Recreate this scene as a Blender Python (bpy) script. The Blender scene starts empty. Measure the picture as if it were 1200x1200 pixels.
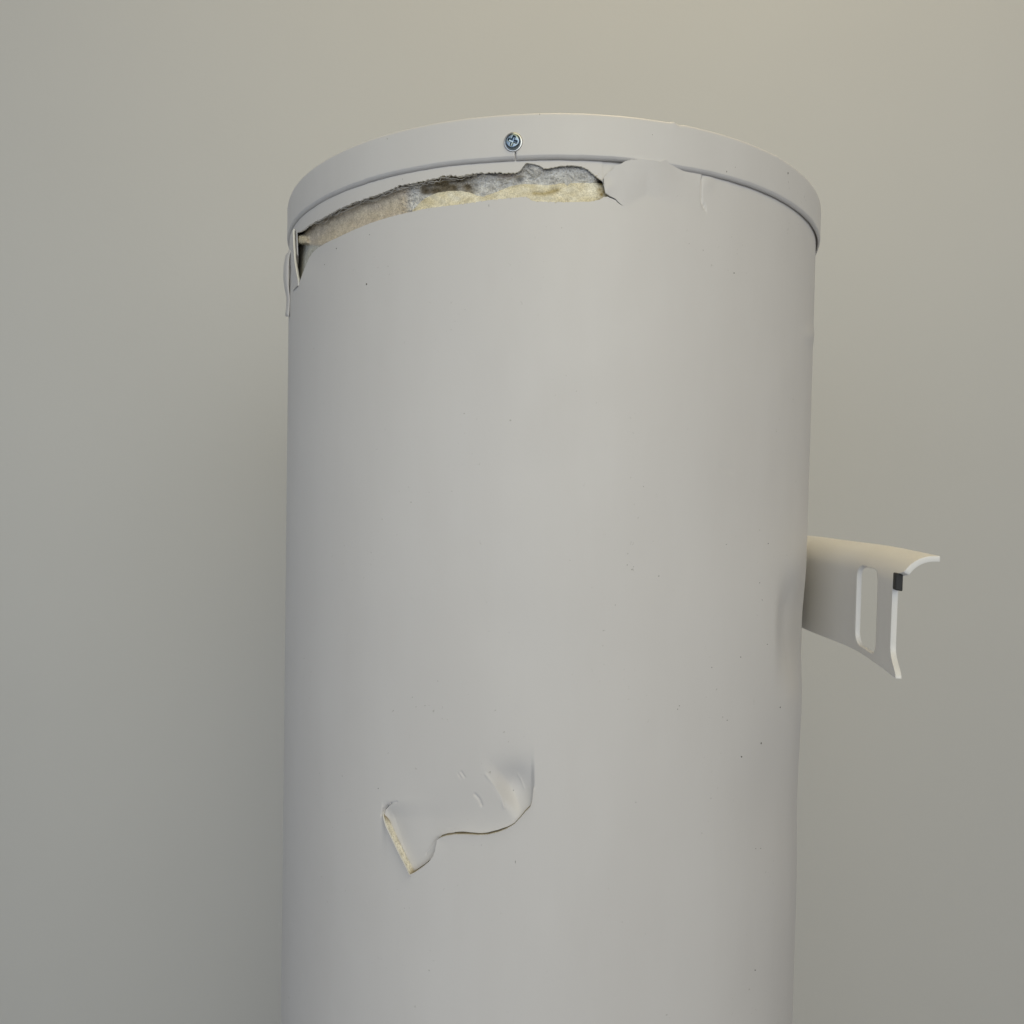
import bpy, bmesh, math
import numpy as np
from mathutils import Matrix, Vector

# ------------------------------------------------------------------ camera
F, PITCH, ROLL = 872.0, 0.0273, 0.0190        # focal length in photo pixels (1200 px frame), tilt, roll
CZ = 0.90                                     # camera height above the floor
CX, CY, R = 0.0222, 0.5295, 0.175             # heater axis and shell radius, metres
ZT, ZB, RR, EX = 0.1779, 0.1579, 0.1768, 0.0006   # cap ring: top, bottom (above camera), radius, offset
_r, _fw, _up = np.array([1, 0, 0.]), np.array([0, math.cos(PITCH), -math.sin(PITCH)]), np.array([0, math.sin(PITCH), math.cos(PITCH)])
CR = math.cos(ROLL) * _r + math.sin(ROLL) * _up
CU = -math.sin(ROLL) * _r + math.cos(ROLL) * _up
CF = _fw
scene = bpy.context.scene
cd = bpy.data.cameras.new('camera')
cam = bpy.data.objects.new('camera', cd)
scene.collection.objects.link(cam)
M = Matrix.Identity(4)
for i in range(3):
    M[i][0], M[i][1], M[i][2] = CR[i], CU[i], -CF[i]
M[2][3] = CZ
cam.matrix_world = M
cd.sensor_fit = 'HORIZONTAL'; cd.sensor_width = 36.0; cd.lens = 36.0 * F / 1200.0
cd.clip_start = 0.01; cd.clip_end = 50.0
scene.camera = cam

# ------------------------------------------------------------------ light
w = bpy.data.worlds.new('World'); scene.world = w; w.use_nodes = True
bg = w.node_tree.nodes['Background']
bg.inputs[0].default_value = (0.95, 0.90, 1.0, 1); bg.inputs[1].default_value = 0.11

def area(name, loc, target, size, energy, col, size_y=None):
    l = bpy.data.lights.new(name, 'AREA'); l.energy = energy; l.color = col; l.size = size
    if size_y:
        l.shape = 'RECTANGLE'; l.size_y = size_y
    o = bpy.data.objects.new(name, l); scene.collection.objects.link(o)
    o.location = loc
    o.rotation_euler = (Vector(target) - Vector(loc)).to_track_quat('-Z', 'Y').to_euler()
    return o
area('ceiling_lamp', (0.25, 0.70, 2.55), (0.25, 0.70, 0), 0.6, 9.0, (1.0, 0.80, 0.47))
area('front_lamp', (0.15, -0.5, 1.9), (0.05, 0.5, 0.95), 0.9, 3.4, (1.0, 0.82, 0.30), 0.9)
area('window_light', (0.55, -1.75, 1.4), (0.05, 0.5, 0.95), 2.3, 23.0, (0.965, 0.995, 0.985), 1.5)
area('sky_window', (-1.05, -1.45, 0.95), (0.05, 0.5, 0.85), 1.6, 6.8, (0.70, 0.82, 1.0), 1.3)
area('side_light', (-1.7, -0.2, 1.5), (0.05, 0.5, 0.95), 1.0, 1.6, (0.75, 0.9, 0.9), 1.0)  # added fill, stands in for bounce off the room's walls

scene.view_settings.view_transform = 'Standard'
scene.view_settings.look = 'None'
scene.view_settings.exposure = 0.04
scene.view_settings.gamma = 1.0
scene.cycles.use_denoising = True

# ------------------------------------------------------------------ geometry helpers
def project(P):
    P = np.asarray(P, float); d = P @ CF
    return 600 + F * (P @ CR) / d, 600 - F * (P @ CU) / d
def ray(px, py):
    px, py = np.broadcast_arrays(np.asarray(px, float), np.asarray(py, float))
    return CF + ((px - 600) / F)[..., None] * CR + ((600 - py) / F)[..., None] * CU
def cyl_hit(px, py, rad=R):
    """direction of a photo pixel met with the heater's own cylinder: angle round the axis and height"""
    d = ray(px, py)
    a = d[..., 0] ** 2 + d[..., 1] ** 2
    b = d[..., 0] * CX + d[..., 1] * CY
    c = CX * CX + CY * CY - rad ** 2
    t = (b - np.sqrt(np.maximum(b * b - a * c, 0))) / a
    return np.arctan2(d[..., 0] * t - CX, CY - d[..., 1] * t), d[..., 2] * t
def on_cyl(th, z, rad):
    th, z, rad = np.broadcast_arrays(th, z, rad)
    return np.stack([CX + rad * np.sin(th), CY - rad * np.cos(th), z], -1)
def z_at(th, py, rad=R):
    """height on the cylinder column th that projects to photo row py"""
    x, y = CX + rad * np.sin(th), CY - rad * np.cos(th)
    k = (600 - py) / F
    A = x * CU[0] + y * CU[1]; B = x * CF[0] + y * CF[1]
    return (k * B - A) / (CU[2] - k * CF[2])
def S(t):
    t = np.clip(t, 0, 1); return t * t * (3 - 2 * t)
def noise(x, y, seed=0):
    x = np.asarray(x, float); y = np.asarray(y, float)
    xi, yi = np.floor(x).astype(np.int64), np.floor(y).astype(np.int64)
    fx, fy = S(x - xi), S(y - yi)
    def h(a, b):
        n = (a * 374761393 + b * 668265263 + seed * 974634777) & 0xffffffff
        n = ((n ^ (n >> 13)) * 1274126177) & 0xffffffff
        n = ((n ^ (n >> 16)) * 2246822519) & 0xffffffff
        return ((n ^ (n >> 15)) & 0xffff) / 65535.0
    return (h(xi, yi) * (1 - fx) + h(xi + 1, yi) * fx) * (1 - fy) + (h(xi, yi + 1) * (1 - fx) + h(xi + 1, yi + 1) * fx) * fy - 0.5
def seg_dist(px, py, pts):
    best = np.full(np.shape(px), 1e9)
    for (ax, ay), (bx, by) in zip(pts[:-1], pts[1:]):
        dx, dy = bx - ax, by - ay
        t = np.clip(((px - ax) * dx + (py - ay) * dy) / (dx * dx + dy * dy), 0, 1)
        best = np.minimum(best, np.hypot(px - ax - t * dx, py - ay - t * dy))
    return best

OFF = np.array([0, 0, CZ])
def mesh_obj(name, verts, faces, mat, parent=None, smooth=True, colors=None):
    me = bpy.data.meshes.new(name)
    me.from_pydata((np.asarray(verts, float).reshape(-1, 3) + OFF).tolist() if not isinstance(verts, list) else verts, [], faces)
    me.validate()
    if smooth:
        me.polygons.foreach_set('use_smooth', [True] * len(me.polygons))
    if colors is not None:
        at = me.color_attributes.new('tint', 'FLOAT_COLOR', 'POINT')
        at.data.foreach_set('color', np.concatenate([colors, np.ones((len(colors), 1))], 1).astype(np.float32).ravel())
    me.materials.append(mat)
    me.update()
    o = bpy.data.objects.new(name, me); scene.collection.objects.link(o)
    if parent is not None:
        o.parent = parent
    return o
def grid_faces(nr, nc, base=0, flip=False, wrap=False):
    i = np.arange(nr - 1)[:, None]; j = np.arange(nc if wrap else nc - 1)[None, :]
    j2 = (j + 1) % nc
    q = np.stack([base + i * nc + j, base + i * nc + j2, base + (i + 1) * nc + j2, base + (i + 1) * nc + j], -1).reshape(-1, 4)
    return (q[:, ::-1] if flip else q).tolist()

# ------------------------------------------------------------------ materials
def mat(name, base, rough=0.5, spec=0.5, metal=0.0):
    m = bpy.data.materials.new(name); m.use_nodes = True
    b = m.node_tree.nodes['Principled BSDF']
    b.inputs['Base Color'].default_value = (*base, 1); b.inputs['Roughness'].default_value = rough
    b.inputs['Specular IOR Level'].default_value = spec; b.inputs['Metallic'].default_value = metal
    return m, m.node_tree, b
def add_noise(nt, scale, detail=3, rough=0.55):
    tc = nt.nodes.get('tc') or nt.nodes.new('ShaderNodeTexCoord'); tc.name = 'tc'
    n = nt.nodes.new('ShaderNodeTexNoise'); n.inputs['Scale'].default_value = scale
    n.inputs['Detail'].default_value = detail; n.inputs['Roughness'].default_value = rough
    nt.links.new(tc.outputs['Object'], n.inputs['Vector'])
    return n
def ramp(nt, src, p0, c0, p1, c1):
    r = nt.nodes.new('ShaderNodeValToRGB')
    r.color_ramp.elements[0].position = p0; r.color_ramp.elements[0].color = (*c0, 1)
    r.color_ramp.elements[1].position = p1; r.color_ramp.elements[1].color = (*c1, 1)
    nt.links.new(src, r.inputs[0]); return r
def mul(nt, a, b, fac=1.0):
    m = nt.nodes.new('ShaderNodeMix'); m.data_type = 'RGBA'; m.blend_type = 'MULTIPLY'
    m.inputs[0].default_value = fac
    nt.links.new(a, m.inputs[6]); nt.links.new(b, m.inputs[7]); return m.outputs[2]
def bump(nt, b, h, strength, dist):
    n = nt.nodes.new('ShaderNodeBump'); n.inputs['Strength'].default_value = strength
    n.inputs['Distance'].default_value = dist
    nt.links.new(h, n.inputs['Height']); nt.links.new(n.outputs[0], b.inputs['Normal'])

def paint(name, base, rough, speck=True):
    m, nt, b = mat(name, base, rough, 0.45)
    tone = ramp(nt, add_noise(nt, 9, 4).outputs[0], 0.3, tuple(c * 0.965 for c in base), 0.7, base)
    smn = add_noise(nt, 1.0, 4, 0.6)
    mp = nt.nodes.new('ShaderNodeMapping'); mp.inputs['Scale'].default_value = (26, 26, 6)
    nt.links.new(nt.nodes['tc'].outputs['Object'], mp.inputs['Vector']); nt.links.new(mp.outputs[0], smn.inputs['Vector'])
    col = mul(nt, tone.outputs[0], ramp(nt, smn.outputs[0], 0.36, (0.98, 0.977, 0.974), 0.58, (1, 1, 1)).outputs[0])
    if speck:                                  # faint grime specks and scuffs in the paint
        s = ramp(nt, add_noise(nt, 420, 2, 0.6).outputs[0], 0.705, (1, 1, 1), 0.80, (0.55, 0.54, 0.5))
        g = ramp(nt, add_noise(nt, 26, 3).outputs[0], 0.50, (0, 0, 0), 0.62, (1, 1, 1))
        mx = nt.nodes.new('ShaderNodeMix'); mx.data_type = 'RGBA'; mx.blend_type = 'MULTIPLY'
        nt.links.new(g.outputs[0], mx.inputs[0]); nt.links.new(col, mx.inputs[6]); nt.links.new(s.outputs[0], mx.inputs[7])
        col = mx.outputs[2]
    nt.links.new(col, b.inputs['Base Color'])
    rr = ramp(nt, add_noise(nt, 30, 4).outputs[0], 0.3, (rough - 0.05,) * 3, 0.7, (rough + 0.07,) * 3)
    nt.links.new(rr.outputs[0], b.inputs['Roughness'])
    bump(nt, b, add_noise(nt, 700, 2).outputs[0], 0.10, 0.0003)
    return m
M_SHELL = paint('white_shell_paint', (0.69, 0.672, 0.655), 0.48)
M_RING = paint('white_ring_plastic', (0.69, 0.675, 0.662), 0.42)
M_BRACKET = paint('white_bracket_paint', (0.80, 0.79, 0.765), 0.40, False)
M_EDGE = mat('bare_white_sheet_edge', (0.80, 0.79, 0.75), 0.5)[0]

def foam_mat():
    m, nt, b = mat('rigid_foam', (0.6, 0.5, 0.35), 0.9, 0.15)
    at = nt.nodes.new('ShaderNodeAttribute'); at.attribute_name = 'tint'
    n1 = ramp(nt, add_noise(nt, 1300, 2, 0.7).outputs[0], 0.32, (0.76, 0.75, 0.73), 0.68, (1.16, 1.16, 1.15))
    n2 = ramp(nt, add_noise(nt, 220, 4, 0.65).outputs[0], 0.3, (0.80, 0.79, 0.76), 0.7, (1.13, 1.13, 1.12))
    c = mul(nt, mul(nt, at.outputs['Color'], n1.outputs[0]), n2.outputs[0])
    nt.links.new(c, b.inputs['Base Color'])
    bump(nt, b, add_noise(nt, 1500, 3, 0.7).outputs[0], 0.5, 0.0006)
    return m
M_FOAM = foam_mat()
M_FRINGE = mat('dirty_torn_film', (0.42, 0.40, 0.37), 0.7)[0]
M_DIRT = mat('dark_dirt', (0.10, 0.095, 0.085), 0.8)[0]
M_ZINC = mat('blue_zinc_steel', (0.24, 0.30, 0.35), 0.24, 0.5, 1.0)[0]
M_WASHER = mat('zinc_washer', (0.62, 0.62, 0.60), 0.35, 0.5, 1.0)[0]
M_BLACK = mat('plain_black', (0.02, 0.02, 0.02), 0.6)[0]

def wall_mat():
    m, nt, b = mat('painted_wall', (0.665, 0.648, 0.622), 0.75, 0.2)
    t = ramp(nt, add_noise(nt, 2.2, 4).outputs[0], 0.3, (0.642, 0.640, 0.616), 0.7, (0.664, 0.662, 0.638))
    nt.links.new(t.outputs[0], b.inputs['Base Color'])
    bump(nt, b, add_noise(nt, 160, 3).outputs[0], 0.06, 0.0015)
    return m
M_WALL = wall_mat()

# ------------------------------------------------------------------ setting
WY = 0.93
def box(name, x0, x1, y0, y1, z0, z1, m):
    v = [(x, y, z) for z in (z0, z1) for y in (y0, y1) for x in (x0, x1)]
    f = [(0, 2, 3, 1), (4, 5, 7, 6), (0, 1, 5, 4), (2, 6, 7, 3), (0, 4, 6, 2), (1, 3, 7, 5)]
    o = mesh_obj(name, v, f, m, None, False); o['kind'] = 'structure'; return o
wall = box('wall', -2.2, 2.2, WY, WY + 0.1, 0.0, 2.7, M_WALL)
floor_m = mat('grey_floor', (0.30, 0.31, 0.33), 0.6)[0]
nt = floor_m.node_tree
nt.links.new(ramp(nt, add_noise(nt, 6, 5).outputs[0], 0.3, (0.27, 0.28, 0.30), 0.7, (0.33, 0.34, 0.36)).outputs[0],
             nt.nodes['Principled BSDF'].inputs['Base Color'])
floor = box('floor', -2.2, 2.2, -2.6, WY, -0.05, 0.0, floor_m)

# ------------------------------------------------------------------ the water heater
heater = bpy.data.objects.new('water_heater', None)
scene.collection.objects.link(heater)
heater.location = (0, 0, 0)
heater['label'] = 'white cylindrical water heater with torn top edge, dented shell and wall bracket'
heater['category'] = 'water heater'

# feature lines, traced on the shell
SLIT = [(447, 951), (449, 957), (455, 970), (463, 987), (471, 1003), (478, 1017), (481, 1024), (486, 1022), (495, 1016), (503, 1009.5),
        (508, 1003), (510.5, 996), (511.5, 990), (512.5, 984), (516, 981.5), (523, 979.3), (533, 977.8), (545, 977.7), (560, 978.6), (572, 978.0),
        (584, 975.0), (594, 971.0), (603, 965.5), (610, 958), (616, 951), (621.5, 945.5), (623.2, 940), (624.4, 932), (625.3, 922)]
LOW = [(347.6, 335), (350.5, 331), (353, 322), (356, 313), (360, 302), (365, 295), (372, 289.5), (381, 284.5), (395, 278.5), (412, 270.5), (430, 263),
       (447, 257.3), (462, 253), (478, 249.3), (490, 246.6), (497, 245), (520, 242), (545, 239), (570, 235), (600, 232), (616, 230.5),
       (620, 232.5), (623, 235.3), (630, 236.3), (660, 237), (690, 236.4), (703, 234), (707.5, 231), (712, 230.5), (717, 232.8),
       (721, 234.5), (725, 238.5), (731, 242.3)]
UP = [(347.6, 273), (352, 271), (357, 268), (365, 262), (375, 257), (385, 251), (395, 246), (410, 239.3), (425, 233.5), (440, 229), (455, 223),
      (470, 216.8), (490, 213.5), (510, 209.5), (519, 206.5), (528, 205.3), (540, 206.6), (553, 203), (575, 202), (604, 202.5), (609, 200),
      (613, 195), (616, 191), (618.5, 190.5), (624, 192), (631, 193), (636, 196.5), (640, 197.4), (648, 196.0), (656, 194.4), (668, 193.4), (680, 194.4),
      (689, 198.5), (696, 204), (703, 210), (706, 212), (707.3, 219), (708.8, 226.5), (712.5, 229.3), (717, 231.7), (721, 233.4), (725, 237.4), (731, 242.3)]
TOPL = [(705.6, 211.5), (711, 204.5), (718, 198.5), (727, 193.5), (736, 190.2), (748, 189.6), (760, 191.2), (770, 192.6), (774, 191), (777, 190.2), (781, 191.7), (790, 194.2), (803, 197.0)]
def to_shell(pts):
    a = np.array(pts, float); th, z = cyl_hit(a[:, 0], a[:, 1]); return th, z
sl_t, sl_z = to_shell(SLIT); lo_t, lo_z = to_shell(LOW); up_t, up_z = to_shell(UP); tp_t, tp_z = to_shell(TOPL)
for a in (sl_t, lo_t, up_t, tp_t):
    assert np.all(np.diff(a) > 0), np.diff(a)

def out_lift(px, py):
    """outward lift (m) of the bent flap at the right end of the tear"""
    prof = 2.8 * S((px - 697) / 26) * (1 - 0.58 * S((px - 762) / 48)) * (1 - 0.8 * S((px - 819.8) / 3.2)) * S((900 - px) / 70)
    yh = np.interp(px, [690, 731, 757, 785, 822, 850, 900], [245, 243.5, 229, 237, 247, 240, 240])
    t = (yh - py) / (yh - 192)
    return 1e-3 * prof * np.clip(0.5 * (t + np.sqrt(t * t + 0.004)) - 0.012, 0, 1.05)
def shell_depth(px, py, above, part, lifted=True):
    """inward depth (m) of the sheet; above = this vertex belongs to the sheet above the slit"""
    d = np.zeros_like(px)
    # general waviness of the thin sheet
    d += 0.00045 * noise(px / 95, py / 140, 1) + 0.00018 * noise(px / 40, py / 55, 2)
    # the crease the bracket pressed into the side
    lens = S((py - 655) / 70) * S((825 - py) / 80)
    cxx = px + (py - 720) * 0.016
    d += 0.0062 * S((cxx - 907) / 25) * S((949 - cxx) / 18) * lens
    d += 0.0022 * np.exp(-((px - 912) / 38) ** 2 - ((py - 935) / 75) ** 2)
    # small bump on the right silhouette
    d -= 0.0006 * np.exp(-((py - 393) / 9) ** 2) * S((px - 935) / 12)
    # the crushed area above the slit
    zs = np.interp(px, [p[0] for p in SLIT], [p[1] for p in SLIT])
    up = np.where((np.abs(px - 536) < 130) & (np.abs(py - 975) < 130), seg_dist(px, py, SLIT), 1e3)
    inx = S((px - 446) / 2.5) * S((627 - px) / 5)
    left = 0.0029 * np.exp(-np.clip(px - 462 - (py - 970) * .35, 0, None) / 30) * S((py - 936 + np.clip(470 - px, 0, 30) * .0) / 26)
    left *= S((px - 444) / 9)
    mid = 0.0015 * S((py - 915) / 62) * S((px - 470) / 40) * S((632 - px) / 30)
    ridge = (px - 567) * 0.864 - (py - 905) * 0.503          # distance to the right of the fold line
    bowl = 0.0060 * S((ridge + 2) / 18) * np.exp(-((px - 603) / 29) ** 2 - ((py - 926) / 26) ** 2)
    curl = -0.0006 * np.exp(-up / 9) * S((px - 515) / 30)
    d += np.where(above, (left + mid * 1.0 + bowl + curl) * inx, 0)
    soft = 0.0009 * np.exp(-((px - 540) / 75) ** 2 - ((py - 940) / 40) ** 2)
    d += soft
    # lip below the slit stands a little proud
    lip = (0.0007 + 0.0008 * S((500 - px) / 30)) * np.exp(-up / 6.5) * S((px - 446) / 8) * S((632 - px) / 12)
    d -= np.where(above, 0, lip)
    # scratches
    for pts, a, wd in (([(540, 905), (544, 911)], 0.00035, 1.2), ([(536.5, 907), (539.5, 912)], 0.0002, 1.0), ([(556, 932), (561, 938), (563.5, 945)], 0.0005, 1.6),
                       ([(569, 908), (579, 921), (587, 935), (590, 948)], -0.0003, 1.5), ([(447.2, 955), (448.3, 950), (452, 945.5)], 0.0028, 0.85), ([(453, 945), (457, 942.2)], 0.0013, 0.8), ([(458, 942), (464, 940)], 0.0005, 0.9), ([(606, 912), (610, 920), (613, 928)], -0.00028, 1.2),
                       ([(846, 547), (858, 552)], 0.00025, 2.5), ([(497, 1003), (504, 994), (510, 985)], 0.0004, 1.3)):
        d += a * np.exp(-(seg_dist(px, py, pts) / wd) ** 2)
    # folded vertical crease at the right end of the bent flap
    d += 0.0011 * np.exp(-(seg_dist(px, py, [(821.5, 210), (821.3, 222), (821.8, 234), (823.5, 240), (827, 245)]) / 0.9) ** 2)
    d -= 0.0005 * np.exp(-((px - 829) / 8) ** 2 - ((py - 212) / 9) ** 2)
    # shell edges of the tear
    if part == 'C':
        d -= np.where(lifted, out_lift(px, py), 0)
        d -= np.where(lifted, 0.0009 * np.exp(-((px - 709) / 7) ** 2 - ((py - 222) / 9) ** 2), 0)
    elif part == 'B':
        d -= np.where(px > 729, out_lift(px, py), 0)
        d += 0.0009 * np.exp(-((px - 360) / 25) ** 2 - ((py - 300) / 22) ** 2)
    return d

fine = np.concatenate([np.arange(-1.28, 1.30, 0.0036), np.arange(cyl_hit(440, 980)[0], cyl_hit(632, 950)[0], 0.0013),
                       np.arange(cyl_hit(345, 300)[0], cyl_hit(380, 300)[0], 0.0018), np.arange(cyl_hit(600, 210)[0], cyl_hit(740, 210)[0], 0.0016),
                       np.arange(cyl_hit(815, 225)[0], cyl_hit(832, 225)[0], 0.0015), sl_t, lo_t, up_t, tp_t])
fine = np.sort(fine); keep = [fine[0]]
for t in fine[1:]:
    if t - keep[-1] > 0.0007:
        keep.append(t)
TH = np.concatenate([np.array(keep), np.linspace(keep[-1] + 0.03, keep[0] + 2 * math.pi - 0.03, 60)])
front = TH < 1.31
nC = len(TH)
zS = np.interp(TH, sl_t, sl_z); zS[~front] = zS[0]
slit_open = (TH > sl_t[0] + 1e-6) & (TH < sl_t[-1] - 1e-6)
gap = (TH >= lo_t[0] - 1e-9) & (TH < lo_t[-1] - 1e-6)
zmid = np.where(TH < lo_t[0], z_at(lo_t[0], 300), lo_z[-1])
zL = np.where(gap, np.interp(TH, lo_t, lo_z), zmid)
zU = np.where(gap, np.interp(TH, up_t, up_z), zmid)
rag = 0.0004 * noise(TH * 240, TH * 0, 5) + 0.00008 * noise(TH * 500, TH * 0, 6)
gi = np.where(gap, S((TH - lo_t[0]) / 0.02) * S((lo_t[-1] - TH) / 0.05), 0)
px_u = np.interp(TH, up_t, [p[0] for p in UP])
zU = zU + rag * gi * np.where(px_u < 600, 2.0, 0.8)
zL = zL + rag * gi * 0.6
toph = (TH > tp_t[0]) & (TH < tp_t[-1])
zTop = np.where(toph, np.interp(TH, tp_t, tp_z) + 0.0006 * noise(TH * 90, TH * 0, 8) + 0.0003 * noise(TH * 260, TH * 0, 10), ZB + 0.012)
zTop = np.maximum(zTop, zU + 0.0002)
zBase = -CZ + 0.03

def seg_rows(a, b, ts):
    return a[None, :] * (1 - ts[:, None]) + b[None, :] * ts[:, None]
tA = np.concatenate([np.linspace(0, 0.82, 34), np.linspace(0.83, 0.94, 22), np.linspace(0.943, 1, 40)])
tB = np.concatenate([np.linspace(0, 0.16, 120), np.linspace(0.167, 0.93, 130), np.linspace(0.935, 1, 34)])
tC = np.linspace(0, 1, 26)
px_s = np.interp(TH, sl_t, [p[0] for p in SLIT])
zS2 = zS + np.where(slit_open, 0.00055 * S((px_s - 511) / 8) * S((625 - px_s) / 40) * (0.8 + 0.9 * noise(px_s / 12, px_s * 0, 7)) + 0.0003 * S((px_s - 482) / 3) * S((514 - px_s) / 4), 0)
ZA, ZBm, ZC = seg_rows(np.full(nC, zBase), zS, tA), seg_rows(zS2, zL, tB), seg_rows(zU, zTop, tC)
def shell_block(Z, above, part):
    th = np.broadcast_to(TH[None, :], Z.shape)
    P0 = on_cyl(th, Z, R)
    px, py = project(P0)
    back = ~np.broadcast_to(front[None, :], Z.shape)
    px = np.where(back, 1400, px)
    d = shell_depth(px, py, above, part, th >= tp_t[0] - 1e-9)
    d = np.where(back, 0, d)
    return on_cyl(th, Z, R - d), d
PA, dA = shell_block(ZA, np.zeros(ZA.shape, bool), 'A')
PB, dB = shell_block(ZBm, np.ones(ZBm.shape, bool), 'B')
PC, dC = shell_block(ZC, np.ones(ZC.shape, bool), 'C')
# outside the slit and the tear the blocks share their border
PA[-1, ~slit_open] = PB[0, ~slit_open]
PC[0, ~gap] = PB[-1, ~gap]
verts = np.concatenate([PA.reshape(-1, 3), PB.reshape(-1, 3), PC.reshape(-1, 3)])
nA, nB, nCc = len(tA), len(tB), len(tC)
bA, bB, bC = 0, nA * nC, (nA + nB) * nC
remap = np.arange(len(verts))
remap[bA + (nA - 1) * nC + np.where(~slit_open)[0]] = bB + np.where(~slit_open)[0]
remap[bC + np.where(~gap)[0]] = bB + (nB - 1) * nC + np.where(~gap)[0]
q = np.array(grid_faces(nA, nC, bA, wrap=True) + grid_faces(nB, nC, bB, wrap=True) + grid_faces(nCc, nC, bC, wrap=True))
qc = (q[:, 0] >= bC) & (np.abs((q[:, 0] - bC) % nC - np.searchsorted(TH, tp_t[0])) <= 1)
q = remap[q[~qc]]
shell = mesh_obj('shell', verts, q.tolist(), M_SHELL, heater)
shell['label'] = 'smooth white painted sheet shell, torn at the top and dented below'

# sheet left standing behind the bent flap, running up under the ring
xs_ = np.linspace(690, 790, 60); tt_ = cyl_hit(xs_, 200)[0]
zb0 = np.array([z_at(t_, y_) for t_, y_ in zip(tt_, np.interp(xs_, [690, 700, 707, 720, 790], [198, 206.5, 213, 224, 224]))])
Zs = np.stack([zb0 * (1 - k) + (ZB + 0.01) * k for k in np.linspace(0, 1, 12)])
mesh_obj('shell_strip', on_cyl(np.broadcast_to(tt_[None, :], Zs.shape), Zs, R - 0.0005), grid_faces(12, 60), M_SHELL, heater)

# cut edges of the sheet: narrow strips turned inward along the tear and the slit
def edge_strip(name, P, mask, depth, m, label=None, lip=0.0):
    idx = np.where(mask)[0]
    c = np.array([CX, CY, 0.0])
    A = P[idx]; rad = A - c; rad[:, 2] = 0; rad /= np.linalg.norm(rad, axis=1)[:, None]
    B = A + rad * lip; C = A - rad * depth
    V = np.concatenate([A + rad * 0.00001, B * 0.5 + A * 0.5 - rad * depth * 0.3 + np.array([0, 0, 0.00002]), C])
    o = mesh_obj(name, V, grid_faces(3, len(idx)), m, heater)
    return o
edge_strip('torn_edge', PB[-1], gap, 0.0011, M_EDGE)
edge_strip('torn_edge', PC[0], gap, 0.0009, M_EDGE)
edge_strip('torn_edge', PC[-1], toph, 0.0009, M_EDGE)
edge_strip('slit_edge', PA[-1], slit_open, 0.0009, M_EDGE)

# foam showing in the slit
si = np.where(slit_open)[0]
ax = np.array([CX, CY, 0.0])
lowE, upE = PA[-1, si], PB[0, si]
spx = project(lowE)[0]
ts = np.linspace(0, 1, 12)
rows, cols = [], []
for t in ts:
    P = lowE * (1 - t) + upE * t
    rad = P - ax; rad[:, 2] = 0; rad /= np.linalg.norm(rad, axis=1)[:, None]
    leftm = S((486 - spx) / 6)
    val = (1 - (2 * t - 1) ** 2) * np.where(True, 0.0036 * (1 - leftm) + 0.0004 * leftm, 0)
    val = val + leftm * (0.0012 * np.exp(-((t - 0.55) / 0.12) ** 2) + 0.0009 * noise(spx / 2.2, spx * 0 + t * 5, 9)) + 0.0007
    rows.append(P - rad * val[:, None])
    n = noise(spx / 3.0, spx * 0 + t * 4, 11)
    base = np.array([0.95, 0.91, 0.79])[None, :] * (1 + 0.3 * n[:, None])
    brown = np.array([0.30, 0.24, 0.15])
    k = (1 - leftm)[:, None] * 0.8 + (np.exp(-((spx - 481) / 2.5) ** 2) + np.exp(-((spx - 448.5) / 1.6) ** 2))[:, None] * 0.8
    k = np.clip(k + (np.exp(-((t - 0.55) / 0.1) ** 2) * np.clip(noise(spx / 6, spx * 0, 12) * 2.2, 0, 1) * leftm)[:, None], 0, 1)
    cols.append(base * (1 - k) + brown * k)
mesh_obj('foam_in_slit', np.concatenate(rows), grid_faces(len(ts), len(si)), M_FOAM, heater, True, np.concatenate(cols))

# ------------------------------------------------------------------ foam insulation behind the tear
YL = lambda x: np.interp(x, [p[0] for p in LOW], [p[1] for p in LOW])
YU = lambda x: np.interp(x, [p[0] for p in UP], [p[1] for p in UP])
BX = [480, 484, 490, 497, 504, 512, 525, 540, 550, 560, 567, 574, 582, 590, 598, 610, 625, 640, 660, 680, 700, 707, 714]
BY = [250, 246, 239, 232.5, 228.5, 225.5, 223.3, 223, 225, 229.3, 230, 227.5, 224.5, 221, 217.8, 215.3, 215, 216, 214, 213.5, 213, 215, 222]
YB = lambda x: np.interp(x, BX, BY)
def foam_patch(name, xs, ya, yb, n, depth_fn, col_fn, label):
    t = np.linspace(0, 1, n)[:, None]
    PX = np.broadcast_to(xs[None, :], (n, len(xs))); PY = ya[None, :] * (1 - t) + yb[None, :] * t
    d = depth_fn(PX, PY)
    th, z = cyl_hit(PX, PY, R - 0.004)
    # keep the traced direction while the surface sinks
    dirs = ray(PX, PY)
    rad = R - d
    a = dirs[..., 0] ** 2 + dirs[..., 1] ** 2; b = dirs[..., 0] * CX + dirs[..., 1] * CY; c = CX * CX + CY * CY - rad ** 2
    tt = (b - np.sqrt(np.maximum(b * b - a * c, 0))) / a
    V = dirs * tt[..., None]
    o = mesh_obj(name, V.reshape(-1, 3), grid_faces(n, len(xs)), M_FOAM, heater, True, col_fn(PX, PY).reshape(-1, 3))
    o['label'] = label
    return o
def lerp(a, b, k):
    return np.asarray(a) * (1 - k[..., None]) + np.asarray(b) * k[..., None]
def pit(x, y):
    return S((x - 490) / 10) * S((562 - x) / 14) * S((y - 203) / 6) * S((230 - y) / 4) * (0.75 + 0.7 * noise(x / 9, y / 5, 31))
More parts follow.
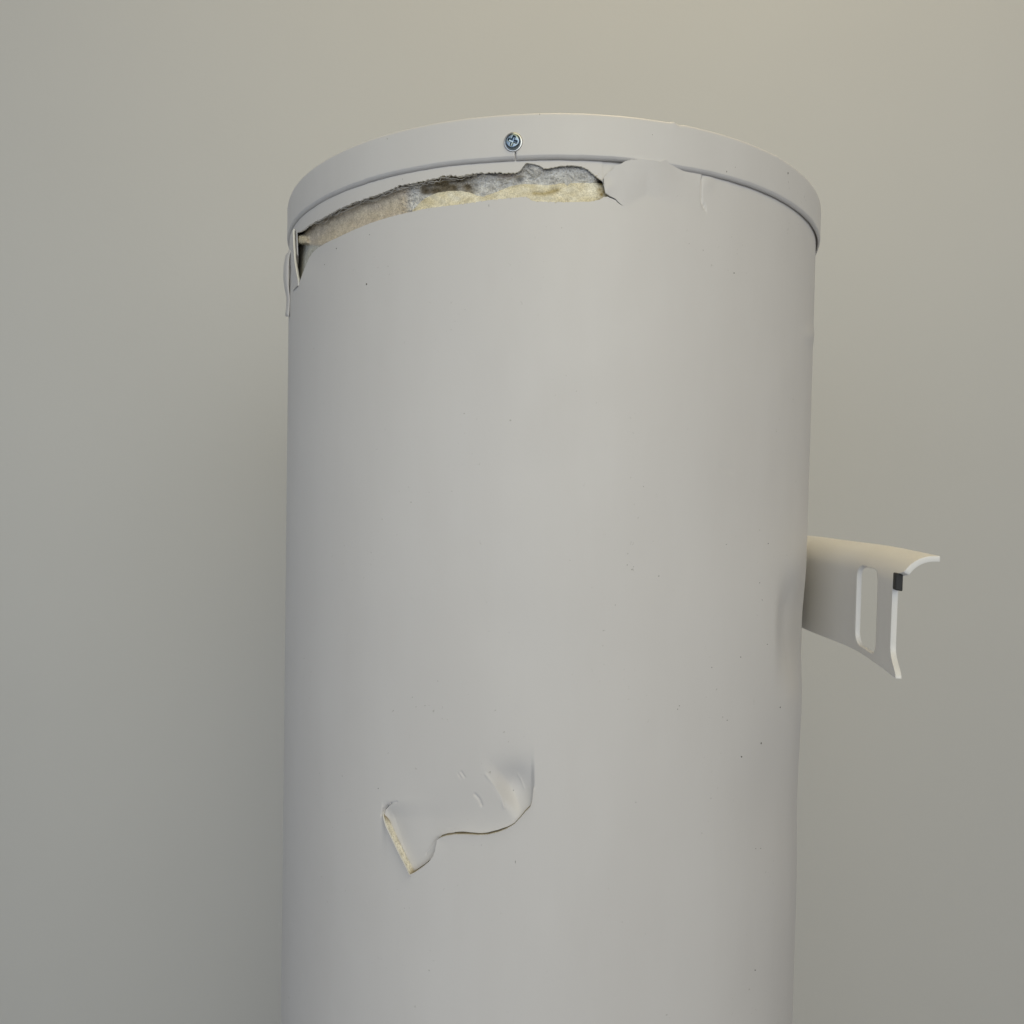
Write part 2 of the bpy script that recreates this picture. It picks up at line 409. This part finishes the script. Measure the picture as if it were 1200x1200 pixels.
def grey_depth(x, y):
    yl, yu = YL(x), YU(x)
    s = np.clip((yl - y) / np.maximum(yl - yu, 4), 0, 1.3)
    lz = S((484 - x) / 25)
    d = lz * (0.0030 + 0.0016 * np.sin(np.clip(s, 0, 1) * 3.0)) + (1 - lz) * (0.0046 - 0.0022 * S((s - 0.5) / 0.5))
    d = d + 0.0034 * np.clip(pit(x, y), 0, 1)
    d = d + 0.0007 * S((384 - x) / 10) * S((y - 284.5 - (x - 350) * 0.06) / 3)      # hollow at the left end
    d = d + 0.003 * S((372 - x) / 20) * S((yu + 6 - y) / 4)
    tipb = S((366 - x) / 12) * S((y - 274) / 3) * S((287.5 - y) / 3)
    d = d * (1 - tipb) + (0.0012 + 0.0007 * noise(x / 3, y / 3, 25)) * tipb
    d = d - 0.0016 * np.exp(-((x - 627) / 9) ** 2 - ((y - 198) / 7) ** 2)
    d = d + 0.004 * np.exp(-((x - 609) / 4) ** 2 - ((y - 211) / 3.5) ** 2)
    d = d + 0.003 * S((x - 697) / 8) * S((y - 203) / 5)
    rough = 0.00035 + 0.0006 * (1 - lz)
    d = d + rough * (noise(x / 2.0, y / 2.0, 21) + 0.6 * noise(x / 1.0, y / 1.0, 22)) + 0.0011 * noise(x / 9, y / 7, 23) * (1 - 0.6 * lz)
    d = d + 0.0007 * S((yu + 5 - y) / 4) * (noise(x / 3.5, y / 2.2, 24) * 2)
    return np.maximum(d, 0.0009 + 0.0005 * S((x - 360) / 10))
def grey_col(x, y):
    lz = S((486 - x) / 14 + 0.25 * noise(x / 5, y / 4, 41))
    yu = YU(x)
    sugar = lerp(np.array([0.60, 0.53, 0.45]), np.array([0.65, 0.58, 0.47]), np.clip(0.5 + noise(x / 20, y / 9, 42), 0, 1))
    left_tip = S((368 - x) / 16)
    sugar = lerp(sugar, np.array([0.74, 0.66, 0.48]), left_tip * 0.8)
    grey = lerp(np.array([0.74, 0.74, 0.735]), np.array([0.54, 0.53, 0.52]), np.clip(0.4 + 1.2 * noise(x / 6, y / 4, 43), 0, 1))
    c = lerp(grey, sugar, lz)
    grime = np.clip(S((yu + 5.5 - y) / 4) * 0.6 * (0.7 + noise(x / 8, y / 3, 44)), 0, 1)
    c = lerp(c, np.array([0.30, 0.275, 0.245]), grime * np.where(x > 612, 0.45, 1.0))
    c = lerp(c, np.array([0.30, 0.25, 0.175]), np.clip(pit(x, y) * 1.1, 0, 1))
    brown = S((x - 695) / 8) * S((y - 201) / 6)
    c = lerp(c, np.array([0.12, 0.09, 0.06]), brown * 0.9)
    br2 = np.exp(-((x - 593) / 14) ** 2 - ((y - 206) / 4) ** 2)
    c = lerp(c, np.array([0.27, 0.21, 0.17]), br2 * 0.8)
    dots = (noise(x / 1.6, y / 1.6, 45) > 0.40) & (x > 440) & (x < 492)
    c = np.where(dots[..., None], c * 0.45, c)
    hollow = S((384 - x) / 10) * S((y - 285 - (x - 350) * 0.06) / 3)
    c = lerp(c, np.array([0.58, 0.59, 0.56]), hollow * 0.85)  # grey of the shadowed hollow, put into the foam colour
    return c
xs = np.concatenate([np.arange(342, 717, 0.55)])
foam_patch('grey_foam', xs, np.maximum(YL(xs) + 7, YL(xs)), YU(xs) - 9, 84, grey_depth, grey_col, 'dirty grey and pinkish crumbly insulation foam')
def cream_depth(x, y):
    yl, yb = YL(x), YB(x)
    s = np.clip((yl - y) / np.maximum(yl - yb, 2), -0.4, 1)
    d = 0.0013 + 0.0030 * np.clip(s, 0, 1) ** 1.5
    d = d + 0.0012 * np.exp(-seg_dist(x, y, [(622, 226), (636, 227), (650, 223)]) ** 2 / 9)
    d = d + 0.0012 * noise(x / 8, y / 5, 51) + 0.00022 * noise(x / 2, y / 2, 52)
    d = d + 0.006 * S((s - 0.955) / 0.045)
    return np.maximum(d, 0.0011)
def cream_col(x, y):
    c = lerp(np.array([0.80, 0.73, 0.54]), np.array([0.90, 0.86, 0.73]), np.clip(0.5 + 1.1 * noise(x / 8, y / 6, 53), 0, 1))
    st = np.exp(-seg_dist(x, y, [(626, 226.5), (638, 227), (654, 222.5)]) ** 2 / 7)
    c = lerp(c, np.array([0.46, 0.37, 0.17]), 0.75 * st)
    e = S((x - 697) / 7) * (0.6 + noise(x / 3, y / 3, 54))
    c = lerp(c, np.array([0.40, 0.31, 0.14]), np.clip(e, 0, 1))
    dots = noise(x / 1.5, y / 1.5, 55) > 0.45
    return np.where(dots[..., None], c * 0.6, c)
xs2 = np.arange(483, 713, 0.55)
foam_patch('cream_foam', xs2, YL(xs2) + 6, YB(xs2) + 0.8 * noise(xs2 / 3.5, xs2 * 0, 56) * 2, 56, cream_depth, cream_col, 'broken pale yellow insulation foam edge')

# crumbs of foam along the lower edge of the tear and on the left cut edge
rngc = np.random.default_rng(11)
V, Fc, colc = [], [], []
ico = bmesh.new(); bmesh.ops.create_icosphere(ico, subdivisions=2, radius=1.0)
iv = np.array([v.co for v in ico.verts]); ifc = [[v.index for v in f.verts] for f in ico.faces]; ico.free()
spots = [(x_, float(YL(x_)) - rngc.uniform(-0.6, 0.9), rngc.uniform(0.4, 1.0), 0.0002) for x_ in np.concatenate([rngc.uniform(484, 605, 34), rngc.uniform(610, 705, 10)])]
spots += [(699, 205.5, 1.2, 0.0), (702, 203.5, 0.9, 0.0), (700.5, 208, 0.8, 0), (707, 233, 1.4, -0.0006)]
for cx_, cy_, r_, lift_ in spots:
    th_, z_ = cyl_hit(cx_, cy_, R + lift_)
    c_ = on_cyl(th_, z_, R + lift_ - 0.0003); rr_ = r_ * 0.00042
    j_ = 1 + 0.55 * np.array([float(noise(a_ * 1.7 + cx_, b_ * 1.7 + g_ * 1.3 + cy_, 33)) for a_, b_, g_ in iv])
    Fc += [[i_ + len(V) for i_ in f_] for f_ in ifc]
    V += list(c_ + iv * j_[:, None] * rr_ * np.array([1.3, 1.0, 0.8]))
    colc += [np.array([0.86, 0.81, 0.68]) * rngc.uniform(0.85, 1.0)] * len(iv)
o = mesh_obj('foam_crumbs', np.array(V), Fc, M_FOAM, heater, True, np.array(colc)); o['kind'] = 'stuff'

# ragged film curling along the upper edge of the tear
def tube_mesh(paths, rads, n=6):
    V, Fc = [], []
    for pts, rad in zip(paths, rads):
        pts = np.asarray(pts); base = len(V)
        tg = np.gradient(pts, axis=0); tg /= np.linalg.norm(tg, axis=1)[:, None] + 1e-12
        ref = np.array([0.3, 0.9, 0.2]); a = np.cross(tg, ref); a /= np.linalg.norm(a, axis=1)[:, None]; b = np.cross(tg, a)
        rr = np.broadcast_to(rad, (len(pts),))
        for i in range(len(pts)):
            for k in range(n):
                an = 2 * math.pi * k / n
                V.append(pts[i] + rr[i] * (math.cos(an) * a[i] + math.sin(an) * b[i]))
        for i in range(len(pts) - 1):
            for k in range(n):
                k2 = (k + 1) % n
                Fc.append((base + i * n + k, base + i * n + k2, base + (i + 1) * n + k2, base + (i + 1) * n + k))
    return np.array(V), Fc
paths, rads = [], []
for s in range(3):
    x = np.arange(362 + 6 * s, 566 - 14 * s, 0.5)
    ph = x / (6.5 + 2 * s) + 2.2 * noise(x / 11, x * 0, 61 + s) * 6
    px = x + 1.3 * np.sin(ph) * (0.6 + noise(x / 15, x * 0, 67 + s))
    py = YU(x) + 1.2 + 0.9 * s + (0.9 + 1.6 * noise(x / 9, x * 0, 64 + s)) * np.cos(ph)
    th, z = cyl_hit(px, py, R - 0.0004)
    paths.append(on_cyl(th, z, R - 0.0007 - 0.0005 * s + 0.0006 * np.sin(ph * 0.7)))
    rads.append(0.00017 + 0.00012 * noise(x / 5, x * 0, 70 + s))
V, Fc = tube_mesh(paths, rads)
o = mesh_obj('torn_film_fringe', V, Fc, M_FRINGE, heater); o['kind'] = 'stuff'

# ------------------------------------------------------------------ bent slivers of sheet at the left end of the tear
t = np.linspace(0, 1, 22)[:, None]
yy = 268.5 + (335 - 268.5) * t
right = np.interp(yy, [268, 276, 290, 302, 315, 328, 335], [346.0, 346.6, 347.2, 348.0, 349.2, 350.3, 349.6])
u = np.linspace(0, 1, 7)[None, :]
# ---- swollen sheet left of the tear with its pale cut edge facing the tear
thr, zr = cyl_hit(right[:, 0], yy[:, 0])
Pl = []
nU = 8
for k in range(nU):
    f = k / (nU - 1)
    th = thr - (1 - f) * 0.16
    lift = (0.0016 * f ** 1.5) * (S((yy[:, 0] - 262) / 12) * S((345 - yy[:, 0]) / 40)) + 0.0002 - 0.0012 * (1 - f) ** 2
    Pl.append((th, zr, lift))
A = np.stack([on_cyl(a, b, R + c) for a, b, c in Pl], 1)
B = np.stack([on_cyl(a, b, R + c - 0.0012) for a, b, c in Pl], 1)
nr = A.shape[0]; n = nr * nU
V = np.concatenate([A.reshape(-1, 3), B.reshape(-1, 3)])
o = mesh_obj('bent_sheet', V, grid_faces(nr, nU) + grid_faces(nr, nU, n, True), M_SHELL, heater); o['label'] = 'sheet bent outward beside the tear'
ed = np.concatenate([A[:, -1], B[:, -1] + (B[:, -1] - A[:, -1]) * 0.6])
ed = np.stack([A[:, -1], A[:, -1] * 0.5 + B[:, -1] * 0.5, B[:, -1]], 0)
notch = 0.00035 * noise(yy[:, 0] / 4, yy[:, 0] * 0, 81)
ed[1, :, 0] += 0.0009 + notch; ed[0, :, 0] += 0.0001
mesh_obj('torn_edge', ed.reshape(-1, 3), grid_faces(3, nr), M_EDGE, heater)

# ---- sliver curling off the left silhouette
tl = np.array([-1.265, -1.235, -1.205, -1.18])
yv = np.linspace(293, 371, 26)
prof = np.interp(yv, [293, 300, 312, 326, 337, 350, 364, 370, 371], [0.0, 0.0022, 0.0032, 0.0034, 0.0027, 0.0012, 0.0016, 0.0022, 0.0018])
A = np.stack([on_cyl(np.full(26, a), z_at(a, yv), R + prof * f) for a, f in zip(tl, (1.0, 1.0, 0.75, 0.45))], 1)
B = np.stack([on_cyl(np.full(26, a), z_at(a, yv), R + prof * f - 0.0006) for a, f in zip(tl, (1.0, 1.0, 0.75, 0.45))], 1)
n = 26 * 4
ring = [i * 4 for i in range(26)] + [25 * 4 + j for j in range(1, 4)] + [i * 4 + 3 for i in range(24, -1, -1)] + [2, 1]
Fc = grid_faces(26, 4) + grid_faces(26, 4, n, True) + [(a, b, b + n, a + n) for a, b in zip(ring, ring[1:] + ring[:1])]
o = mesh_obj('sheet_sliver', np.concatenate([A.reshape(-1, 3), B.reshape(-1, 3)]), Fc, M_SHELL, heater); o['label'] = 'thin sliver of sheet curling away from the side'

# ------------------------------------------------------------------ cap ring
sth, sz = cyl_hit(600, 167, RR)
tr = np.sort(np.concatenate([np.arange(-1.35, 1.35, 0.006), cyl_hit(602.3, 183, RR)[0] + np.array([-0.0035, -0.0014, -0.0007, 0.0, 0.0007, 0.0014, 0.0035]),
                             np.linspace(1.36, 2 * math.pi - 1.36, 90)]))
prof = [(R - 0.004, ZB + 0.004), (R + 0.0001, ZB + 0.0016), (R + 0.0004, ZB - 0.0011), (R + 0.00045, ZB - 0.0015), (R + 0.0006, ZB - 0.0016), (RR - 0.0004, ZB - 0.0002), (RR - 0.0002, ZB), (RR - 0.00005, ZB + 0.00018), (RR, ZB + 0.0005)]
prof += [(RR, ZB + 0.0008 + k * (ZT - ZB - 0.0026) / 14) for k in range(1, 15)]
for k in range(1, 8):
    a = k / 7 * math.pi / 2
    prof.append((RR - 0.0018 * (1 - math.cos(a)), ZT - 0.0018 + 0.0018 * math.sin(a)))
prof += [(RR - 0.006, ZT), (RR - 0.0075, ZT - 0.001), (RR - 0.03, ZT - 0.001), (0.05, ZT + 0.002), (0.0005, ZT + 0.003)]
prof = np.array(prof)
gth = cyl_hit(602.3, 183, RR)[0]
rad = np.broadcast_to(prof[:, 0][:, None], (len(prof), len(tr))).copy()
zz = np.broadcast_to(prof[:, 1][:, None], rad.shape).copy()
outer = (rad > R) & (zz < ZT)
groove = np.exp(-((tr[None, :] - gth) / 0.0011) ** 2) * ((zz < sz - 0.001) & (prof[:, 0][:, None] > R + 0.0003))
rad -= 0.0024 * groove
tw = np.mod(tr + math.pi, 2 * math.pi) - math.pi
rad += np.where(outer, 0.00025 * noise(tw * 5 + 50, tw * 0, 91)[None, :] + 0.0001 * noise(tw * 22 + 50, tw * 0, 92)[None, :], 0)
zz += np.where(zz < ZB + 0.001, 0.00035 * noise(tw * 9 + 90, tw * 0, 93)[None, :] + 0.00015 * noise(tw * 50 + 90, tw * 0, 94)[None, :], 0)
for nx, ny, a in ((788, 140, 0.0005), (910, 178, 0.0004), (796, 141, -0.0003)):
    nth = cyl_hit(nx, ny + 3, RR)[0]
    bumpn = a * np.exp(-((tw - nth) / 0.008) ** 2)[None, :]
    zz += np.where(zz > ZT - 0.0019, bumpn, 0); rad += np.where((zz > ZT - 0.0019) & (rad > RR - 0.003), bumpn * 0.5, 0)
V = on_cyl(np.broadcast_to(tr[None, :], rad.shape), zz, rad); V[..., 0] += EX
cap = mesh_obj('cap_ring', V.reshape(-1, 3), grid_faces(len(prof), len(tr), wrap=True), M_RING, heater)
cap['label'] = 'white cap ring round the top with one screw'

# base ring the heater stands on
bp = np.array([(0.001, -CZ + 0.001), (R - 0.02, -CZ + 0.001), (R - 0.004, -CZ), (R + 0.0015, -CZ + 0.002), (R + 0.0018, -CZ + 0.034), (R + 0.0002, -CZ + 0.036)])
ta = np.linspace(0, 2 * math.pi, 96, endpoint=False)
V = on_cyl(np.broadcast_to(ta[None, :], (6, 96)), np.broadcast_to(bp[:, 1][:, None], (6, 96)), np.broadcast_to(bp[:, 0][:, None], (6, 96)))
mesh_obj('base_ring', V.reshape(-1, 3), grid_faces(6, 96, wrap=True), M_RING, heater)

# ------------------------------------------------------------------ screw
sn = np.array([math.sin(sth), -math.cos(sth), 0.0]); s1 = np.array([math.cos(sth), math.sin(sth), 0.0]); s2 = np.array([0, 0, 1.0])
sn = sn + np.array([0, 0, -0.10]); sn /= np.linalg.norm(sn); s2 = np.cross(s1, sn) * -1 if np.cross(s1, sn)[2] < 0 else np.cross(s1, sn)
so = on_cyl(sth, sz, RR); so[0] += EX
def lathe(prof, nseg=40, fn=None):
    V = []
    for r_, h_ in prof:
        for k in range(nseg):
            a = 2 * math.pi * k / nseg
            h2 = h_ + (fn(r_, a) if fn else 0)
            V.append(so + s1 * r_ * math.cos(a) + s2 * r_ * math.sin(a) + sn * h2)
    return np.array(V), grid_faces(len(prof), nseg, wrap=True)
def recess(r_, a):
    if r_ > 0.0024:
        return 0
    a = a + 0.35
    dx, dy = abs(r_ * math.cos(a)), abs(r_ * math.sin(a))
    arm = min(dx, dy)
    k = max(0.0, 1 - max(0, arm - 0.00040) / 0.00028)
    return -0.0015 * min(1, k) * min(1.0, (0.0024 - r_) / 0.0003) * (1 - 0.25 * r_ / 0.0024)
head_prof = [(0.0036, -0.0004), (0.00375, 0.0003), (0.00375, 0.0012), (0.0036, 0.0017), (0.0033, 0.00215), (0.0029, 0.0024)] + [(0.0026 - 0.0002 * k, 0.0025 + 0.00008 * k / 12) for k in range(13)] + [(0.00001, 0.0026)]
V, Fc = lathe(head_prof, 72, recess)
screw = mesh_obj('screw', V, Fc, M_ZINC, heater); screw['label'] = 'bluish zinc cross-head screw'
V, Fc = lathe([(0.0030, 0.0006), (0.0040, 0.00075), (0.00435, 0.0006), (0.0045, 0.0003), (0.0045, -0.0006)], 48)
mesh_obj('washer', V, Fc, M_WASHER, screw)

# ------------------------------------------------------------------ wall bracket at the heater's side
# lower edge of the bracket, level all along, met with its own horizontal plane
d0 = ray(946, 738.5); zb_ = d0[2] * (0.498 / d0[1])
BE = [(946, 738.5), (960, 744.2), (975, 750), (990, 755.8), (1003, 762), (1013, 768.3), (1022, 774.6), (1035, 783.6), (1050, 795.5)]
plan = []
for x, y in BE:
    d = ray(x, y); plan.append((d * (zb_ / d[2]))[:2])
plan = np.array(plan)
last = plan[-1] - plan[-3]
plan = np.concatenate([[[CX + 0.168, 0.548], [CX + 0.1775, 0.522]], plan, [plan[-1] + last * 0.2, plan[-1] + last * 0.4 + np.array([0.001, 0])]])
# resample the plan path
def smooth_path(p, n):
    s = np.concatenate([[0], np.cumsum(np.hypot(*np.diff(p, axis=0).T))])
    ss = np.linspace(0, s[-1], n)
    q = np.stack([np.interp(ss, s, p[:, 0]), np.interp(ss, s, p[:, 1])], 1)
    for _ in range(14):
        q[1:-1] = 0.25 * q[:-2] + 0.5 * q[1:-1] + 0.25 * q[2:]
    return q, ss
path, ss = smooth_path(plan, 121)
d1 = ray(946, 631); ztop = d1[2] * (0.498 / d1[1])
tg = np.gradient(path, axis=0); tg /= np.linalg.norm(tg, axis=1)[:, None]
nrm = np.stack([-tg[:, 1], tg[:, 0]], 1)
if nrm[60, 0] < 0:
    nrm = -nrm                                    # away from the viewer, to the right
def bmap(u, v):
    """u: metres along the plan path, v: metres up the plate; the top is rolled over away from the viewer"""
    x, y = np.interp(u, ss, path[:, 0]), np.interp(u, ss, path[:, 1])
    nx, ny = np.interp(u, ss, nrm[:, 0]), np.interp(u, ss, nrm[:, 1])
    H = ztop - zb_; rr_ = 0.016; v0 = H - rr_
    if v <= v0:
        return (x, y, zb_ + v)
    a = min((v - v0) / rr_, math.pi / 2); ext = max(0, (v - v0) / rr_ - math.pi / 2) * rr_
    o_ = rr_ * (1 - math.cos(a)) + ext
    return (x + nx * o_, y + ny * o_, zb_ + v0 + rr_ * math.sin(a))
path_px = project(np.stack([path[:, 0], path[:, 1], np.full(len(path), (zb_ + ztop) / 2)], 1))[0]
def u_of_px(x):
    return float(np.interp(x, path_px, ss))
H = ztop - zb_; V0 = H - 0.016
uL, uR = u_of_px(1003.5), u_of_px(1027.5)
depth_s = np.interp((uL + uR) / 2, ss, path[:, 1])
def v_of(px, py):
    u_ = u_of_px(px); p = np.array([np.interp(u_, ss, path[:, 0]), np.interp(u_, ss, path[:, 1])])
    # height on the vertical line through p that projects to row py
    k = (600 - py) / F
    A_ = p[0] * CU[0] + p[1] * CU[1]; B_ = p[0] * CF[0] + p[1] * CF[1]
    return (k * B_ - A_) / (CU[2] - k * CF[2]) - zb_
vB, vT = v_of(1015, 760.5), v_of(1015, 664.5)
uc, vc, hu, hv = (uL + uR) / 2, (vB + vT) / 2, (uR - uL) / 2, (vT - vB) / 2
u0, u1, umax = uL - 0.012, uR + 0.008, ss[-1]
v1 = min(H - 0.016, vT + 0.004) if vT < H - 0.018 else vT + 0.003
bm = bmesh.new(); cache = {}
def bv(u, v):
    k = (round(u, 6), round(v, 6))
    if k not in cache:
        p = bmap(u, v); cache[k] = bm.verts.new((p[0], p[1], p[2] + CZ))
    return cache[k]
def quad(*uv):
    vs = []
    for a in uv:
        b_ = bv(*a)
        if b_ not in vs:
            vs.append(b_)
    if len(vs) >= 3:
        try:
            bm.faces.new(vs)
        except ValueError:
            pass
nu, nv = 10, 24
outer_loop = [(u0 + (u1 - u0) * i / nu, 0.0) for i in range(nu)] + [(u1, v1 * i / nv) for i in range(nv)] + \
             [(u1 - (u1 - u0) * i / nu, v1) for i in range(nu)] + [(u0, v1 - v1 * i / nv) for i in range(nv)]
rc = min(hu, 0.0075) * 0.98
inner_loop = []
for (a, b) in outer_loop:
    # point of the rounded rectangle in the same direction, measured in normalised space
    da, db = (a - (u0 + u1) / 2) / ((u1 - u0) / 2), (b - v1 / 2) / (v1 / 2)
    m_ = max(abs(da), abs(db)); da, db = da / m_, db / m_
    x, y = da * hu, db * hv
    cx_, cy_ = max(0, hu - rc), max(0, hv - rc)
    ex, ey = abs(x) - cx_, abs(y) - cy_
    if ex > 0 and ey > 0:
        L_ = math.hypot(ex, ey); x = math.copysign(cx_ + ex / L_ * rc, x); y = math.copysign(cy_ + ey / L_ * rc, y)
    inner_loop.append((uc + x, vc + y))
NL = len(outer_loop); steps = 5
loops = [[(o_[0] + (i_[0] - o_[0]) * k / steps, o_[1] + (i_[1] - o_[1]) * k / steps) for o_, i_ in zip(outer_loop, inner_loop)] for k in range(steps + 1)]
for k in range(steps):
    for j in range(NL):
        j2 = (j + 1) % NL
        quad(loops[k][j], loops[k][j2], loops[k + 1][j2], loops[k + 1][j])
ul = [u0 * i / 30 for i in range(31)]; um = [u0 + (u1 - u0) * i / nu for i in range(nu + 1)]; ur = [u1 + (umax - u1) * i / 22 for i in range(23)]
vl = [v1 * i / nv for i in range(nv + 1)]
def u_end(v):
    return u_of_px(1044.5) + 0.0105 * (1 - S(v / 0.015)) ** 1.6 + 0.0006 * S((v - 0.02) / 0.03) + 0.011 * S((v - v_of(1046, 672)) / 0.0022)
def end_u(u, v):                       # the outer end flares forward at its foot
    return u if u <= u1 else u1 + (u - u1) / (umax - u1) * (u_end(v) - u1)
for us in (ul, ur):
    for i in range(len(us) - 1):
        for j in range(nv):
            quad(*[(end_u(a_, b_), b_) for a_, b_ in ((us[i], vl[j]), (us[i + 1], vl[j]), (us[i + 1], vl[j + 1]), (us[i], vl[j + 1]))])
vtop = [v1 + (V0 + 0.016 * math.pi / 2 + 0.002 - v1) * i / 18 for i in range(19)]
ua = ul + um[1:] + ur[1:]
for i in range(len(ua) - 1):
    for j in range(18):
        quad(*[(end_u(a_, b_), b_) for a_, b_ in ((ua[i], vtop[j]), (ua[i + 1], vtop[j]), (ua[i + 1], vtop[j + 1]), (ua[i], vtop[j + 1]))])
bmesh.ops.recalc_face_normals(bm, faces=bm.faces)
me = bpy.data.meshes.new('wall_bracket'); bm.to_mesh(me); bm.free()
me.polygons.foreach_set('use_smooth', [True] * len(me.polygons))
me.materials.append(M_BRACKET)
bracket = bpy.data.objects.new('wall_bracket', me); scene.collection.objects.link(bracket); bracket.parent = heater
bracket['label'] = 'white slotted steel wall bracket at the side of the heater'
cen = sum((v.co for v in me.vertices), Vector()) / len(me.vertices)
mid_n = me.polygons[len(me.polygons) // 2].normal
so_ = bracket.modifiers.new('thickness', 'SOLIDIFY'); so_.thickness = 0.0028
so_.offset = -1 if mid_n.x < 0 else 1                # thickness grows away from the viewer
be = bracket.modifiers.new('edge', 'BEVEL'); be.width = 0.0005; be.segments = 2; be.limit_method = 'ANGLE'; be.angle_limit = math.radians(50)
es = bracket.modifiers.new('sharp', 'EDGE_SPLIT'); es.split_angle = math.radians(60)

# black block set at the bracket's outer end, under the rolled top
def end_block():
    ub = u_end(v_of(1046, 690))
    p = np.array([np.interp(ub, ss, path[:, 0]), np.interp(ub, ss, path[:, 1])])
    n2 = np.array([np.interp(ub, ss, nrm[:, 0]), np.interp(ub, ss, nrm[:, 1])]); t2 = np.array([np.interp(ub, ss, tg[:, 0]), np.interp(ub, ss, tg[:, 1])])
    zh, zl = v_of(1047, 671) + zb_, v_of(1047, 691) + zb_
    V = []
    for z0_ in (zl, zh):
        for a_, b_ in ((0.0007, -0.0002), (0.0052, -0.0002), (0.0052, 0.0034), (0.0007, 0.0034)):
            q_ = p + t2 * a_ + n2 * b_
            V.append((q_[0], q_[1], z0_ + CZ - (0.0005 if b_ > 0.003 else 0)))
    Fc = [(3, 2, 1, 0), (4, 5, 6, 7)] + [(i, (i + 1) % 4, (i + 1) % 4 + 4, i + 4) for i in range(4)]
    o = mesh_obj('black_block', V, Fc, M_BLACK, bracket, False)
    b = o.modifiers.new('edge', 'BEVEL'); b.width = 0.0006; b.segments = 2
end_block()

# ------------------------------------------------------------------ specks of dirt on the paint
specks = [(429.5, 333, 1.0, 1.9), (860, 320, 0.9, 1.3), (869.5, 887, 1.3, 1.5), (893.5, 871.5, 1.2, 1.8), (394, 291, 0.8, 0.9), (433, 275, 0.7, 0.7), (915, 829, 0.9, 1.3),
          (852, 844, 0.8, 1.1), (754, 570, 0.6, 0.7), (735, 662, 0.6, 0.9), (772, 675, 0.8, 1.0), (721, 709, 0.6, 0.6), (513, 798, 0.7, 0.5), (498, 827, 0.7, 0.6), (483, 817, 0.9, 0.4),
          (745, 940, 0.8, 0.6), (887, 995, 0.6, 0.7), (796, 827, 1.0, 0.6), (794, 831, 0.5, 1.0), (573, 241, 0.4, 2.2), (763, 158, 0.7, 0.9), (631, 134, 0.4, 1.6), (922, 203, 0.5, 2.0),
          (850, 201, 0.5, 1.6), (600, 932, 0.7, 0.8), (443, 924, 0.8, 0.8), (604, 1010, 0.4, 2.8), (564, 990, 0.4, 1.6), (860, 196, 0.4, 0.8), (472, 210, 0.5, 0.5), (900, 637, 0.7, 0.9),
          (851, 638, 0.9, 0.6), (890, 683, 0.8, 0.7), (893, 703, 0.7, 0.7), (899, 755, 0.8, 0.8), (868, 770, 0.7, 1.0), (834, 782, 0.9, 0.7), (380, 310, 0.6, 0.6), (455, 312, 0.7, 0.5), (885, 1137, 0.9, 1.2), (893, 995, 0.8, 0.6)]
rng = np.random.default_rng(4)
V, Fc = [], []
for x, y, a, b in specks:
    ringr = RR if y < np.interp(x, [340, 500, 640, 780, 950], [270, 190, 182, 188, 260]) else R
    a, b = a * 0.68, b * 0.68
    base = len(V)
    pts = [(x, y)] + [(x + a * math.cos(k) * rng.uniform(.7, 1.2), y + b * math.sin(k) * rng.uniform(.7, 1.2)) for k in np.linspace(0, 2 * math.pi, 7)[:-1]]
    for i, (u_, v_) in enumerate(pts):
        th, z = cyl_hit(u_, v_, ringr)
        pp = on_cyl(th, z, ringr)
        dd = 0.0
        if ringr == R:
            dd = float(shell_depth(np.array([float(u_)]), np.array([float(v_)]), np.array([v_ < 990]), 'M')[0])
        V.append(on_cyl(th, z, ringr - dd + (0.00038 if i == 0 else 0.00006)) + (np.array([EX, 0, 0]) if ringr == RR else 0))
    Fc += [(base, base + 1 + k, base + 1 + (k + 1) % 6) for k in range(6)]
o = mesh_obj('dirt_specks', np.array(V), Fc, M_DIRT, heater); o['kind'] = 'stuff'
